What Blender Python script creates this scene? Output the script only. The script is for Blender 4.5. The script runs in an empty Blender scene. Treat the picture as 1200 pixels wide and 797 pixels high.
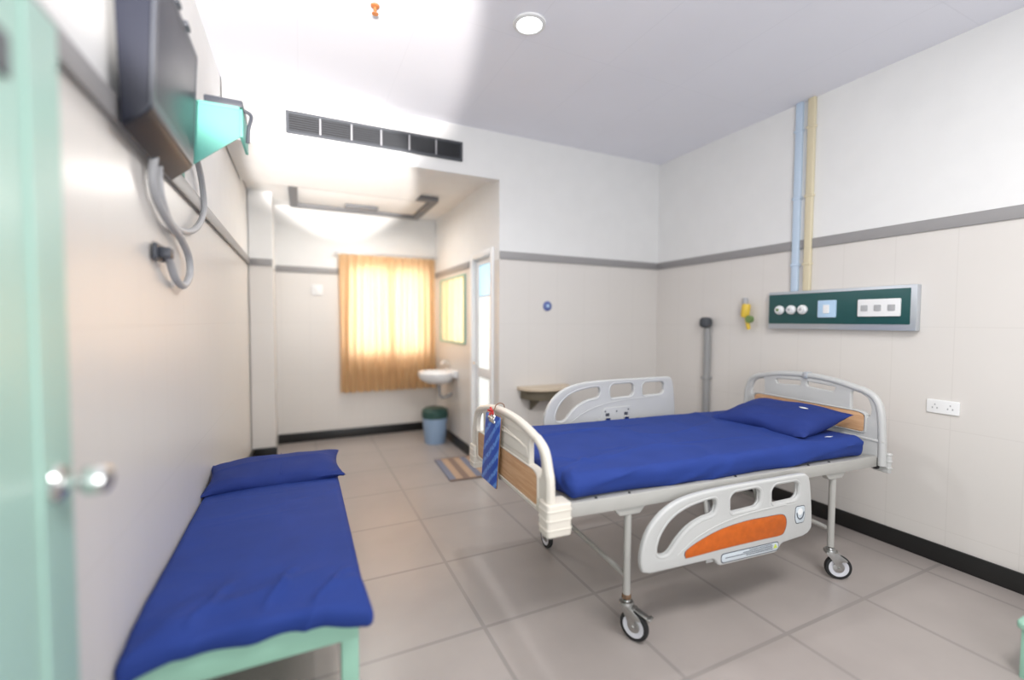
import bpy, bmesh, math, random
from mathutils import Vector, Matrix, noise
random.seed(7)
C = bpy.context.scene.collection
PI = math.pi

# ------------------------------------------------------------------ camera
F_PX, YAW, PITCH, ROLL, CAM_H = 523.7, 0.440, 0.041, 0.005, 1.42
cd = bpy.data.cameras.new('camera'); cam = bpy.data.objects.new('camera', cd); C.objects.link(cam)
cd.sensor_width = 36; cd.lens = F_PX / 1200 * 36; cd.clip_start = .02; cd.clip_end = 60
fw = Vector((math.sin(YAW)*math.cos(PITCH), math.cos(YAW)*math.cos(PITCH), -math.sin(PITCH)))
rt = Vector((math.cos(YAW), -math.sin(YAW), 0)); up = rt.cross(fw)
r2 = rt*math.cos(ROLL) + up*math.sin(ROLL); u2 = -rt*math.sin(ROLL) + up*math.cos(ROLL)
cam.matrix_world = Matrix(((r2.x, u2.x, -fw.x, 0), (r2.y, u2.y, -fw.y, 0), (r2.z, u2.z, -fw.z, CAM_H), (0, 0, 0, 1)))
cd.dof.use_dof = True; cd.dof.focus_distance = 2.45; cd.dof.aperture_fstop = 0.42
bpy.context.scene.camera = cam

# ------------------------------------------------------------------ world, lights, exposure
w = bpy.data.worlds.new('world'); bpy.context.scene.world = w; w.use_nodes = True
w.node_tree.nodes['Background'].inputs[0].default_value = (.93, .96, 1, 1)
w.node_tree.nodes['Background'].inputs[1].default_value = .65
vs = bpy.context.scene.view_settings
vs.view_transform = 'Standard'; vs.look = 'None'; vs.exposure = 0.0; vs.gamma = 1; vs.use_curve_mapping = False

def light(name, kind, loc, target, energy, color=(1, 1, 1), **k):
    d = bpy.data.lights.new(name, kind); d.energy = energy; d.color = color
    for a, b in k.items(): setattr(d, a, b)
    o = bpy.data.objects.new(name, d); C.objects.link(o); o.location = loc
    o.rotation_euler = (Vector(target) - Vector(loc)).to_track_quat('-Z', 'Y').to_euler()
    return o
# added overhead fill, ceiling and soffit spots and doorway fill, plus a bay disk
light('overhead_fill', 'AREA', (1.6, .1, 3.0), (1.6, .6, 0), 52, (1, .99, .97), shape='RECTANGLE', size=1.2, size_y=.5)  # added overhead fill out of view, not a fixture of the room
light('ceiling_patch_spot', 'SPOT', (-.12, -.25, 1.75), (-.07, 2.75, 3.28), 640, (1, .95, .9), spot_size=math.radians(39), spot_blend=.25, shadow_soft_size=.06)  # added unseen spot that brightens the left part of the ceiling
light('soffit_spot', 'SPOT', (-.1, .2, 1.0), (.28, 4.10, 2.67), 1500, (1, .96, .92), spot_size=math.radians(19), spot_blend=.3, shadow_soft_size=.03)  # added unseen spot, set low to brighten the soffit
light('bay_area_light', 'AREA', (.6, 4.9, 2.62), (.6, 4.9, 0), 16, (1, .96, .9), shape='DISK', size=.3)  # area disk under the bay ceiling, no lamp body modelled
light('doorway_fill', 'AREA', (.2, -1.4, 1.6), (1.6, 2.0, 2.35), 54, (.95, .97, 1), shape='RECTANGLE', size=1.3, size_y=1.8)  # added soft fill from behind the camera, tilted up to lift the ceiling

# ------------------------------------------------------------------ materials
def mat(name, col, rough=.5, metal=0, var=0.0, vscale=6, bump=0.0, bscale=60, spec=.5, emit=None, estr=0, coat=0, trans=0):
    m = bpy.data.materials.new(name); m.use_nodes = True; nt = m.node_tree; b = nt.nodes['Principled BSDF']
    b.inputs['Base Color'].default_value = (*col, 1); b.inputs['Roughness'].default_value = rough
    b.inputs['Metallic'].default_value = metal; b.inputs['Specular IOR Level'].default_value = spec
    b.inputs['Coat Weight'].default_value = coat; b.inputs['Transmission Weight'].default_value = trans
    if emit: b.inputs['Emission Color'].default_value = (*emit, 1); b.inputs['Emission Strength'].default_value = estr
    tc = nt.nodes.new('ShaderNodeTexCoord')
    n = nt.nodes.new('ShaderNodeTexNoise'); n.inputs['Scale'].default_value = vscale; n.inputs['Detail'].default_value = 5
    nt.links.new(tc.outputs['Object'], n.inputs['Vector'])
    r = nt.nodes.new('ShaderNodeValToRGB')
    v = max(var, .015)
    r.color_ramp.elements[0].position = .3; r.color_ramp.elements[1].position = .7
    r.color_ramp.elements[0].color = (*[c*(1-v) for c in col], 1); r.color_ramp.elements[1].color = (*[min(1, c*(1+v)) for c in col], 1)
    nt.links.new(n.outputs['Fac'], r.inputs['Fac']); nt.links.new(r.outputs['Color'], b.inputs['Base Color'])
    if bump:
        n2 = nt.nodes.new('ShaderNodeTexNoise'); n2.inputs['Scale'].default_value = bscale; n2.inputs['Detail'].default_value = 4
        nt.links.new(tc.outputs['Object'], n2.inputs['Vector'])
        bp = nt.nodes.new('ShaderNodeBump'); bp.inputs['Strength'].default_value = bump; bp.inputs['Distance'].default_value = .004
        nt.links.new(n2.outputs['Fac'], bp.inputs['Height']); nt.links.new(bp.outputs['Normal'], b.inputs['Normal'])
    return m

def tile_mat(name, col, grout, tw, th, off=(0, 0), axes='xy', rough=.3, var=.04, mortar=.006, vscale=1.3, shift=0.0):
    m = mat(name, col, rough, var=var, vscale=vscale); nt = m.node_tree; b = nt.nodes['Principled BSDF']
    geo = nt.nodes.new('ShaderNodeNewGeometry'); sep = nt.nodes.new('ShaderNodeSeparateXYZ'); comb = nt.nodes.new('ShaderNodeCombineXYZ')
    nt.links.new(geo.outputs['Position'], sep.inputs[0])
    ax = dict(x='X', y='Y', z='Z')
    for i, a in enumerate(axes):
        ad = nt.nodes.new('ShaderNodeMath'); ad.operation = 'SUBTRACT'; ad.inputs[1].default_value = off[i] - 60*(tw if i == 0 else th)
        nt.links.new(sep.outputs[ax[a]], ad.inputs[0]); nt.links.new(ad.outputs[0], comb.inputs[i])
    br = nt.nodes.new('ShaderNodeTexBrick'); br.offset = shift; br.inputs['Scale'].default_value = 1
    br.inputs['Brick Width'].default_value = tw; br.inputs['Row Height'].default_value = th
    br.inputs['Mortar Size'].default_value = mortar; br.inputs['Mortar Smooth'].default_value = .1
    nt.links.new(comb.outputs[0], br.inputs['Vector'])
    mx = nt.nodes.new('ShaderNodeMix'); mx.data_type = 'RGBA'
    old = b.inputs['Base Color'].links[0].from_socket
    nt.links.new(br.outputs['Fac'], mx.inputs[0]); nt.links.new(old, mx.inputs[6]); mx.inputs[7].default_value = (*grout, 1)
    nt.links.new(mx.outputs[2], b.inputs['Base Color'])
    return m

M = {}
M['paint'] = mat('white wall paint', (.80, .795, .785), .7, bump=.05, bscale=200)
M['ceiling'] = tile_mat('white ceiling boards', (.87, .87, .93), (.845, .845, .905), .6, 1.2, rough=.8, var=.01, mortar=.004)
M['floor'] = tile_mat('beige polished floor tiles', (.365, .325, .305), (.285, .258, .242), .62, .62, (.75, 1.88), rough=.30, var=.07, mortar=.010, vscale=2.2)
TC, TG = (.70, .665, .63), (.66, .625, .59)
M['tile_yz'] = tile_mat('cream wall tiles side walls', TC, TG, .3, .6, (.05, .2), 'yz', rough=.30, var=.012, mortar=.003)
M['tile_xz'] = tile_mat('cream wall tiles end walls', TC, TG, .3, .6, (.09, .2), 'xz', rough=.30, var=.012, mortar=.003)
M['trim'] = mat('grey tile border', (.30, .29, .29), .4)
M['skirting'] = mat('black skirting', (.012, .012, .012), .35)
M['mint'] = mat('mint gloss paint', (.40, .60, .52), .38, var=.02)
M['mint_steel'] = mat('mint painted steel', (.30, .53, .41), .42, var=.05, bump=.05, bscale=90)
M['chrome'] = mat('chrome', (.75, .75, .74), .18, 1)
M['steel'] = mat('galvanised steel', (.5, .5, .49), .35, 1, var=.1, vscale=40)
M['black'] = mat('black plastic', (.012, .012, .014), .35)
M['darkgrey'] = mat('dark grey plastic', (.06, .065, .08), .4)
M['screen'] = mat('switched off screen', (.03, .03, .045), .22)
M['tvshell'] = mat('dark blue grey television shell', (.012, .014, .026), .4)
M['teal'] = mat('teal painted steel', (.14, .45, .38), .5)
M['cable'] = mat('pale grey cable', (.42, .42, .43), .5)
M['sheet'] = mat('royal blue cotton sheet', (.017, .042, .215), .75, var=.07, vscale=5, bump=.25, bscale=420, spec=.25)
M['sheet2'] = mat('royal blue pillowcase cotton', (.016, .034, .175), .77, var=.07, vscale=6, bump=.25, bscale=420, spec=.25)
M['cream'] = mat('cream moulded plastic', (.70, .65, .575), .38, var=.015)
M['white_plastic'] = mat('off white moulded plastic', (.50, .50, .49), .36, var=.012)
M['frame'] = mat('pale grey powder coated steel', (.42, .41, .385), .38, var=.03)
M['deck'] = mat('steel deck sheet', (.30, .30, .30), .45)
M['orange'] = mat('orange panel', (.50, .10, .006), .4, var=.12, vscale=30)
M['label'] = mat('silver grey label', (.55, .60, .64), .4)
M['ink'] = mat('dark ink', (.05, .06, .08), .5)
M['warn'] = mat('yellow green warning mark', (.55, .65, .08), .5)
M['tyre'] = mat('black rubber', (.015, .015, .016), .6)
M['rimgrey'] = mat('pale grey rim', (.62, .62, .66), .4)
M['rust'] = mat('rusty steel', (.20, .12, .07), .7, .3, var=.5, vscale=90)
M['white'] = mat('white plastic', (.82, .82, .82), .4)
M['paleblue'] = mat('pale blue plastic', (.45, .62, .80), .4)
M['pipeblue'] = mat('pale blue pipe paint', (.52, .63, .76), .4)
M['pipeyellow'] = mat('pale yellow pipe paint', (.68, .60, .42), .4)
M['panelteal'] = mat('dark teal panel', (.012, .075, .075), .35)
M['alu'] = mat('aluminium', (.55, .58, .62), .35, .6)
M['yellow'] = mat('yellow plastic', (.75, .52, .06), .4)
M['olive'] = mat('olive green plastic', (.16, .25, .08), .4)
M['greypipe'] = mat('grey pipe', (.30, .30, .30), .5)
M['vent'] = mat('dark grey slats', (.055, .06, .07), .6)
M['ventframe'] = mat('grey vent frame', (.17, .17, .18), .5)
M['divider'] = mat('grey divider', (.30, .30, .32), .5)
M['porcelain'] = mat('white porcelain', (.82, .83, .85), .12)
M['mirror'] = mat('mirror', (.85, .9, .87), .03, 1)
M['binblue'] = mat('pale blue bin plastic', (.30, .42, .60), .45)
M['bingreen'] = mat('dark green bin lid', (.02, .07, .06), .45)
M['shelf_top'] = mat('beige shelf top', (.60, .50, .38), .45)
M['shelf_dark'] = mat('dark olive brown shelf shade', (.13, .11, .075), .6)  # colour of the shade beneath the wall shelf, shared by its brackets
M['navy'] = mat('navy blue plastic', (.10, .14, .36), .4)
M['red'] = mat('red plastic', (.55, .03, .03), .4)
M['string'] = mat('brown string', (.28, .16, .11), .8)
M['hardboard'] = mat('brown hardboard', (.22, .13, .07), .7, var=.1, vscale=60)
M['glow'] = mat('lit lamp diffuser', (1, 1, 1), .5, emit=(.95, .98, 1), estr=9)
M['copper'] = mat('orange bronze', (.55, .20, .07), .4)
M['mattint'] = mat('lamp housing white', (.8, .8, .8), .5)

def node_wood(name, c1, c2, scale=(2, 30, 30)):
    m = mat(name, c1, .45); nt = m.node_tree; b = nt.nodes['Principled BSDF']
    tc = nt.nodes.new('ShaderNodeTexCoord'); mp = nt.nodes.new('ShaderNodeMapping'); mp.inputs['Scale'].default_value = scale
    n = nt.nodes.new('ShaderNodeTexNoise'); n.inputs['Scale'].default_value = 2.2; n.inputs['Detail'].default_value = 7; n.inputs['Distortion'].default_value = .6
    r = nt.nodes.new('ShaderNodeValToRGB'); r.color_ramp.elements[0].position = .35; r.color_ramp.elements[1].position = .68
    r.color_ramp.elements[0].color = (*c1, 1); r.color_ramp.elements[1].color = (*c2, 1)
    nt.links.new(tc.outputs['Object'], mp.inputs[0]); nt.links.new(mp.outputs[0], n.inputs['Vector'])
    nt.links.new(n.outputs['Fac'], r.inputs['Fac']); nt.links.new(r.outputs['Color'], b.inputs['Base Color']); return m
M['wood'] = node_wood('light brown wood laminate', (.50, .27, .135), (.62, .38, .215), (14, 2.5, 40))

def clip_mat():
    m = mat('blue streaked paper', (.03, .12, .52), .5); nt = m.node_tree; b = nt.nodes['Principled BSDF']
    tc = nt.nodes.new('ShaderNodeTexCoord'); mp = nt.nodes.new('ShaderNodeMapping'); mp.inputs['Rotation'].default_value = (math.radians(40), 0, 0)
    wv = nt.nodes.new('ShaderNodeTexWave'); wv.wave_type = 'BANDS'; wv.bands_direction = 'Z'; wv.inputs['Scale'].default_value = 5.5
    wv.inputs['Distortion'].default_value = 1.5; wv.inputs['Detail'].default_value = 3
    ck = nt.nodes.new('ShaderNodeTexNoise'); ck.inputs['Scale'].default_value = 70
    mu = nt.nodes.new('ShaderNodeMath'); mu.operation = 'MULTIPLY'
    r = nt.nodes.new('ShaderNodeValToRGB'); r.color_ramp.elements[0].position = .22; r.color_ramp.elements[1].position = .5
    r.color_ramp.elements[0].color = (.018, .075, .44, 1); r.color_ramp.elements[1].color = (.13, .30, .72, 1)
    nt.links.new(tc.outputs['Object'], mp.inputs[0]); nt.links.new(mp.outputs[0], wv.inputs['Vector']); nt.links.new(tc.outputs['Object'], ck.inputs['Vector'])
    nt.links.new(wv.outputs['Fac'], mu.inputs[0]); nt.links.new(ck.outputs['Fac'], mu.inputs[1]); nt.links.new(mu.outputs[0], r.inputs['Fac'])
    nt.links.new(r.outputs['Color'], b.inputs['Base Color']); return m
M['clipblue'] = clip_mat()

def curtain_mat():
    m = mat('gold curtain cloth', (.72, .50, .30), .8, var=.05); nt = m.node_tree; b = nt.nodes['Principled BSDF']
    out = nt.nodes['Material Output']; tr = nt.nodes.new('ShaderNodeBsdfTranslucent'); tr.inputs[0].default_value = (.97, .86, .66, 1)
    mx = nt.nodes.new('ShaderNodeMixShader'); mx.inputs[0].default_value = .55
    nt.links.new(b.outputs[0], mx.inputs[1]); nt.links.new(tr.outputs[0], mx.inputs[2]); nt.links.new(mx.outputs[0], out.inputs[0]); return m
M['curtain'] = curtain_mat()
M['daylight'] = mat('daylit frosted glass', (1, 1, 1), .3, emit=(1, .96, .88), estr=6.0)
M['frosted'] = mat('lit frosted door glass', (.9, .95, .95), .3, emit=(.93, 1.0, .97), estr=.55)
M['frostblue'] = mat('lit light blue door glass', (.5, .8, .95), .3, emit=(.45, .78, 1.0), estr=.6)

# ------------------------------------------------------------------ helpers
def finish(me, angle=35):
    me.shade_smooth() if hasattr(me, 'shade_smooth') else None
    for p in me.polygons: p.use_smooth = True
    me.set_sharp_from_angle(angle=math.radians(angle))

def obj(name, bm, m, parent=None, loc=None, angle=35):
    me = bpy.data.meshes.new(name)
    if isinstance(bm, bpy.types.Mesh): me = bm
    else: bmesh.ops.recalc_face_normals(bm, faces=bm.faces); bm.to_mesh(me); bm.free()
    ms = m if isinstance(m, (list, tuple)) else [m]
    for x in ms: me.materials.append(M[x] if isinstance(x, str) else x)
    finish(me, angle)
    o = bpy.data.objects.new(name, me); C.objects.link(o)
    if parent: o.parent = parent
    if loc: o.location = loc
    return o

def tag(o, label, cat=None, group=None, kind=None):
    o['label'] = label
    if cat: o['category'] = cat
    if group: o['group'] = group
    if kind: o['kind'] = kind
    return o

def struct(name, bm, m, label, cat, parent=None, angle=35):
    o = obj(name, bm, m, parent, angle=angle)
    if not parent: o['kind'] = 'structure'; o['label'] = label; o['category'] = cat
    return o

def thing(name, label, cat, loc=(0, 0, 0), rotz=0, group=None):
    o = bpy.data.objects.new(name, None); C.objects.link(o); o.location = loc; o.rotation_euler = (0, 0, rotz)
    o.empty_display_size = .1
    return tag(o, label, cat, group)

def add(bm, other, mtx=None, mi=0):
    """append a mesh or bmesh"""
    if isinstance(other, bmesh.types.BMesh):
        me = bpy.data.meshes.new('tmp'); other.to_mesh(me); other.free(); kill = True
    else: me = other; kill = False
    n = len(bm.verts); nf = len(bm.faces)
    bm.from_mesh(me)
    bm.verts.ensure_lookup_table(); bm.faces.ensure_lookup_table()
    if mtx:
        for v in bm.verts[n:]: v.co = mtx @ v.co
    for f in bm.faces[nf:]: f.material_index = mi
    if kill: bpy.data.meshes.remove(me)
    return bm

def box(x0, x1, y0, y1, z0, z1, bev=0.0, seg=2, bm=None, mtx=None, mi=0):
    t = bmesh.new(); bmesh.ops.create_cube(t, size=1)
    for v in t.verts: v.co = Vector(((x0+x1)/2 + v.co.x*(x1-x0), (y0+y1)/2 + v.co.y*(y1-y0), (z0+z1)/2 + v.co.z*(z1-z0)))
    if bev: bmesh.ops.bevel(t, geom=t.edges[:], offset=bev, segments=seg, affect='EDGES', profile=.5)
    if bm is None and mtx is None: return t
    return add(bm or bmesh.new(), t, mtx, mi)

def tube(pts, r, seg=12, closed=False, bm=None, cap=True):
    bm = bm or bmesh.new(); pts = [Vector(p) for p in pts]; n = len(pts); rings = []
    up0 = Vector((0, 0, 1)); prev = None
    for i, p in enumerate(pts):
        a = pts[(i-1) % n] if (closed or i > 0) else p; b = pts[(i+1) % n] if (closed or i < n-1) else p
        t = (b - a).normalized()
        if prev is None:
            s = t.cross(up0)
            if s.length < .05: s = t.cross(Vector((1, 0, 0)))
            s.normalize()
        else:
            s = (prev - t*prev.dot(t)).normalized()
        prev = s; q = t.cross(s); rr = r[i] if isinstance(r, (list, tuple)) else r
        rings.append([bm.verts.new(p + (s*math.cos(2*PI*k/seg) + q*math.sin(2*PI*k/seg))*rr) for k in range(seg)])
    for i in range(n if closed else n-1):
        A, B = rings[i], rings[(i+1) % n]
        for k in range(seg): bm.faces.new((A[k], A[(k+1) % seg], B[(k+1) % seg], B[k]))
    if not closed and cap: bm.faces.new(rings[0][::-1]); bm.faces.new(rings[-1])
    return bm

def lathe(prof, seg=32, mtx=None, bm=None):
    """prof: (r, z) list, turned about z"""
    t = bmesh.new(); rings = []
    for r, z in prof:
        rings.append([t.verts.new((max(r, 1e-5)*math.cos(2*PI*k/seg), max(r, 1e-5)*math.sin(2*PI*k/seg), z)) for k in range(seg)])
    for A, B in zip(rings, rings[1:]):
        for k in range(seg): t.faces.new((A[k], A[(k+1) % seg], B[(k+1) % seg], B[k]))
    bmesh.ops.remove_doubles(t, verts=t.verts[:], dist=1e-4)
    if prof[0][0] > 1e-3 or prof[-1][0] > 1e-3:
        if prof[0] != prof[-1]:
            es = [e for e in t.edges if e.is_boundary]
            if es: bmesh.ops.holes_fill(t, edges=es, sides=seg+2)
    if mtx or bm: return add(bm or bmesh.new(), t, mtx)
    return t

def fillet(pts, rad, seg=5):
    """round the corners of a closed 2-D polygon; rad is a number or one per corner"""
    out = []; n = len(pts)
    for i in range(n):
        p = Vector(pts[i]); a = Vector(pts[i-1]); b = Vector(pts[(i+1) % n])
        r = rad[i] if isinstance(rad, (list, tuple)) else rad
        if r <= 0: out.append(tuple(p)); continue
        d1 = (a-p); d2 = (b-p); l1, l2 = d1.length, d2.length; k = min(r, l1*.48, l2*.48)
        s = p + d1.normalized()*k; e = p + d2.normalized()*k
        for j in range(seg+1):
            t = j/seg; q = s*(1-t)**2 + p*2*t*(1-t) + e*t*t; out.append((q.x, q.y))
    return out

def smooth_poly(pts, n=6):
    """closed Catmull-Rom"""
    out = []; N = len(pts)
    for i in range(N):
        p0, p1, p2, p3 = [Vector(pts[(i+k-1) % N]) for k in range(4)]
        for j in range(n):
            t = j/n
            q = .5*((2*p1) + (p2-p0)*t + (2*p0-5*p1+4*p2-p3)*t*t + (3*p1-p0-3*p2+p3)*t**3)
            out.append(tuple(q))
    return out

def crom(pts, n=8):
    P = [Vector(p) for p in pts]; P = [P[0]*2-P[1]] + P + [P[-1]*2-P[-2]]; out = []
    for i in range(1, len(P)-2):
        p0, p1, p2, p3 = P[i-1:i+3]
        for j in range(n):
            t = j/n; out.append(.5*((2*p1)+(p2-p0)*t+(2*p0-5*p1+4*p2-p3)*t*t+(3*p1-p0-3*p2+p3)*t**3))
    out.append(P[-2]); return out

def plate(polys, thick, bev=0.0, bres=3, mtx=None):
    """flat plate from 2-D outlines (first outer, the rest holes); thickness along local z, centred"""
    cu = bpy.data.curves.new('c', 'CURVE'); cu.dimensions = '2D'; cu.fill_mode = 'BOTH'
    cu.extrude = thick/2 - bev; cu.bevel_depth = bev; cu.bevel_resolution = bres; cu.offset = -bev
    for pl in polys:
        s = cu.splines.new('POLY'); s.points.add(len(pl)-1); s.use_cyclic_u = True
        for k, p in enumerate(pl): s.points[k].co = (p[0], p[1], 0, 1)
    o = bpy.data.objects.new('c', cu); C.objects.link(o)
    dg = bpy.context.evaluated_depsgraph_get(); me = bpy.data.meshes.new_from_object(o.evaluated_get(dg))
    bpy.data.objects.remove(o); bpy.data.curves.remove(cu)
    bm = bmesh.new(); bm.from_mesh(me); bpy.data.meshes.remove(me)
    bmesh.ops.remove_doubles(bm, verts=bm.verts[:], dist=1e-5)
    if mtx:
        for v in bm.verts: v.co = mtx @ v.co
    return bm
# plate orientation helpers: local (a, b, thickness)
def XZ(y, ox=0, oz=0):   # a->X, b->Z, plate in the plane y
    return Matrix(((1, 0, 0, ox), (0, 0, -1, y), (0, 1, 0, oz), (0, 0, 0, 1)))
def YZ(x, oy=0, oz=0):   # a->Y, b->Z
    return Matrix(((0, 0, 1, x), (1, 0, 0, oy), (0, 1, 0, oz), (0, 0, 0, 1)))
def XY(z, ox=0, oy=0):
    return Matrix(((1, 0, 0, ox), (0, 1, 0, oy), (0, 0, 1, z), (0, 0, 0, 1)))
def rrect(x0, x1, y0, y1, r, seg=5):
    return fillet([(x0, y0), (x1, y0), (x1, y1), (x0, y1)], r, seg)

# ================================================================== ROOM
XL, XR, YB, YF, ZC, ZA = -.47, 3.42, 3.65, 5.74, 3.07, 2.72
YN, ZS = -1.0, 1.975
XA = 1.59            # right wall of the window bay
def wall_bm(x0, x1, y0, y1, z1, z0=0):
    """tiled below ZS (material 0), painted above (material 1)"""
    bm = bmesh.new()
    if z0 < ZS: box(x0, x1, y0, y1, z0, ZS, bm=bm, mi=0)
    box(x0, x1, y0, y1, max(ZS, z0), z1, bm=bm, mi=1)
    return bm
struct('floor', box(-.62, 3.57, YN, YF+.15, -.1, 0), 'floor', 'polished beige grey square floor tiles', 'floor')
struct('ceiling', box(-.62, 3.57, YN, YB+.0, ZC, ZC+.1), 'ceiling', 'flat pale grey white ceiling over the beds', 'ceiling')
struct('wall_left', wall_bm(XL-.15, XL-.008, YN, YF+.15, ZC), ['tile_yz', 'paint'], 'left wall, cream tile below and white paint above', 'wall')
struct('wall_right', wall_bm(XR, XR+.15, YN, YB+.15, ZC), ['tile_yz', 'paint'], 'right wall behind the hospital bed head', 'wall')
struct('wall_back', wall_bm(XA, XR, YB, YB+.12, ZC), ['tile_xz', 'paint'], 'end wall right of the window bay', 'wall')
struct('wall_bulkhead', box(XL, XA, YB, YB+.12, 2.665, ZC), 'paint', 'white bulkhead above the opening to the window bay', 'wall')
struct('ceiling_window_bay', box(XL, XA+.15, YB+.12, YF, ZA, ZA+.1), 'paint', 'lower white ceiling over the window bay', 'ceiling')
struct('trim_8', box(XL, 1.08, YB+.12, 4.67, 2.665, ZA), 'paint', 'white boxed soffit just behind the bulkhead', 'soffit')
# wall right of the bay, with its door opening
bm = wall_bm(XA, XA+.12, 4.36, YF, ZA)
box(XA, XA+.12, YB+.12, 4.36, 2.10, ZA, bm=bm, mi=1)
struct('wall_bay_right', bm, ['tile_yz', 'paint'], 'right wall of the window bay with mirror and basin', 'wall')
# far wall with window hole
WX0, WX1, WZ0, WZ1 = .50, 1.50, .98, 2.10
bm = bmesh.new()
for x0, x1 in ((XL, WX0), (WX1, XA+.12)):
    box(x0, x1, YF, YF+.15, 0, ZS, bm=bm, mi=0); box(x0, x1, YF, YF+.15, ZS, ZA, bm=bm, mi=1)
box(WX0, WX1, YF, YF+.15, 0, WZ0, bm=bm, mi=0); box(WX0, WX1, YF, YF+.15, WZ1, ZA, bm=bm, mi=1)
struct('wall_far', bm, ['tile_xz', 'paint'], 'far wall of the window bay behind the gold curtain', 'wall')
struct('wall_column', wall_bm(XL, -.26, 5.20, YF, ZA), ['tile_xz', 'paint'], 'shallow column in the far left corner', 'column')
# window
wn = thing('window_1', 'window behind the gold curtain, bright with daylight', 'window', (0, YF, 0)); wn['kind'] = 'structure'
bm = bmesh.new()
for a in ((WX0, WX0+.05, WZ0, WZ1), (WX1-.05, WX1, WZ0, WZ1), (.975, 1.025, WZ0, WZ1), (WX0, WX1, WZ0, WZ0+.05), (WX0, WX1, WZ1-.05, WZ1)):
    box(a[0], a[1], .03, .08, a[2], a[3], .004, bm=bm)
obj('window_frame', bm, 'alu', wn)
obj('window_pane', box(WX0, WX1, .10, .11, WZ0, WZ1), 'daylight', wn)
# grey border strips and black skirting
TZ0, TZ1 = 1.975, 2.045
def trim(n, b, lab): struct('trim_%d' % n, b, 'trim', lab, 'wall border')
trim(1, box(XL, XL+.012, YN, 5.20, TZ0, TZ1, .003), 'grey tile border along the left wall')
trim(2, box(XR-.012, XR, YN, YB, TZ0, TZ1, .003), 'grey tile border along the right wall')
trim(3, box(XA-.0, XR-.012, YB-.012, YB, TZ0, TZ1, .003), 'grey tile border along the end wall')
trim(4, box(-.26, .42, YF-.012, YF, TZ0, TZ1, .003), 'grey tile border on the far wall left of the curtain')
trim(5, box(XL+.012, -.26, 5.188, 5.20, TZ0, TZ1, .003), 'grey tile border across the corner column')
trim(6, box(XA-.012, XA, 4.42, YF, TZ0, TZ1, .003), 'grey tile border above the mirror')
def skirt(n, b, lab): struct('baseboard_' + n, b, 'skirting', lab, 'skirting')
skirt('right', box(XR-.015, XR, YN, YB, 0, .11, .003), 'black skirting along the right wall')
skirt('back', box(XA, XR-.015, YB-.015, YB, 0, .11, .003), 'black skirting along the end wall')
skirt('far', box(-.26, XA-.015, YF-.015, YF, 0, .11, .003), 'black skirting under the curtain on the far wall')
skirt('bay', box(XA-.015, XA, 4.42, YF-.015, 0, .11, .003), 'black skirting under the basin')
skirt('column', box(XL+.015, -.245, 5.185, 5.20, 0, .11, .003), 'black skirting at the foot of the corner column')
skirt('left', box(XL, XL+.015, 2.2, 5.185, 0, .11, .003), 'black skirting along the left wall')

# bathroom door in the bay wall
d = thing('door_2', 'white framed bathroom door with lit frosted glass beside the mirror', 'door', (XA, 4.05, 0)); d['kind'] = 'structure'
bm = bmesh.new()
for a in ((-.28, -.22, 0, 2.10), (.25, .31, 0, 2.10), (-.22, .25, 2.04, 2.10)): box(-.02, .10, a[0], a[1], a[2], a[3], .005, bm=bm)
obj('door_frame', bm, 'white', d)
bm = bmesh.new()
for a in ((-.22, -.16, .01, 2.04), (.19, .25, .01, 2.04), (-.16, .19, .01, .12), (-.16, .19, .86, .96), (-.16, .19, 1.98, 2.04)): box(.03, .07, a[0], a[1], a[2], a[3], .004, bm=bm)
obj('door_leaf', bm, 'white', d)
obj('lower_pane', box(.045, .055, -.16, .19, .12, .86), 'frosted', d)
obj('upper_pane', box(.045, .055, -.16, .19, .96, 1.66), 'frosted', d)
tag(obj('top_pane', box(.045, .055, -.16, .19, 1.68, 1.98), 'frostblue', d), 'light blue pane')
obj('door_handle', tube([(.03, .21, 1.0), (-.02, .21, 1.0), (-.02, .13, 1.0)], .009), 'chrome', d)

# mint entrance door, folded back against the left wall
d = thing('door_1', 'mint green entrance door standing open at the left edge', 'door', (-.42, .25, 0)); d['kind'] = 'structure'
bm = box(-.04, 0, 0, .93, .01, 1.985, .004)
obj('door_leaf', bm, 'mint', d)
bm = box(-.004, .004, .80, .812, .01, 1.98, .002)
obj('panel_moulding', bm, 'mint', d)
h = obj('door_knob', lathe([(0, 0), (.033, 0), (.035, .003), (.031, .009), (.012, .012), (.011, .032), (.020, .036), (.0285, .046), (.0295, .060), (.026, .074), (.018, .080), (0, .081)], 32, Matrix.Translation((0, .862, 1.112)) @ Matrix.Rotation(PI/2, 4, 'Y')), 'chrome', d)
tag(h, 'round chrome knob')
tag(obj('door_sign', plate([rrect(-.05, .05, -.035, .035, .008)], .006, .002, 2, YZ(.004, .700, 1.835)), 'darkgrey', d), 'dark grey plate high on the door')

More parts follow.
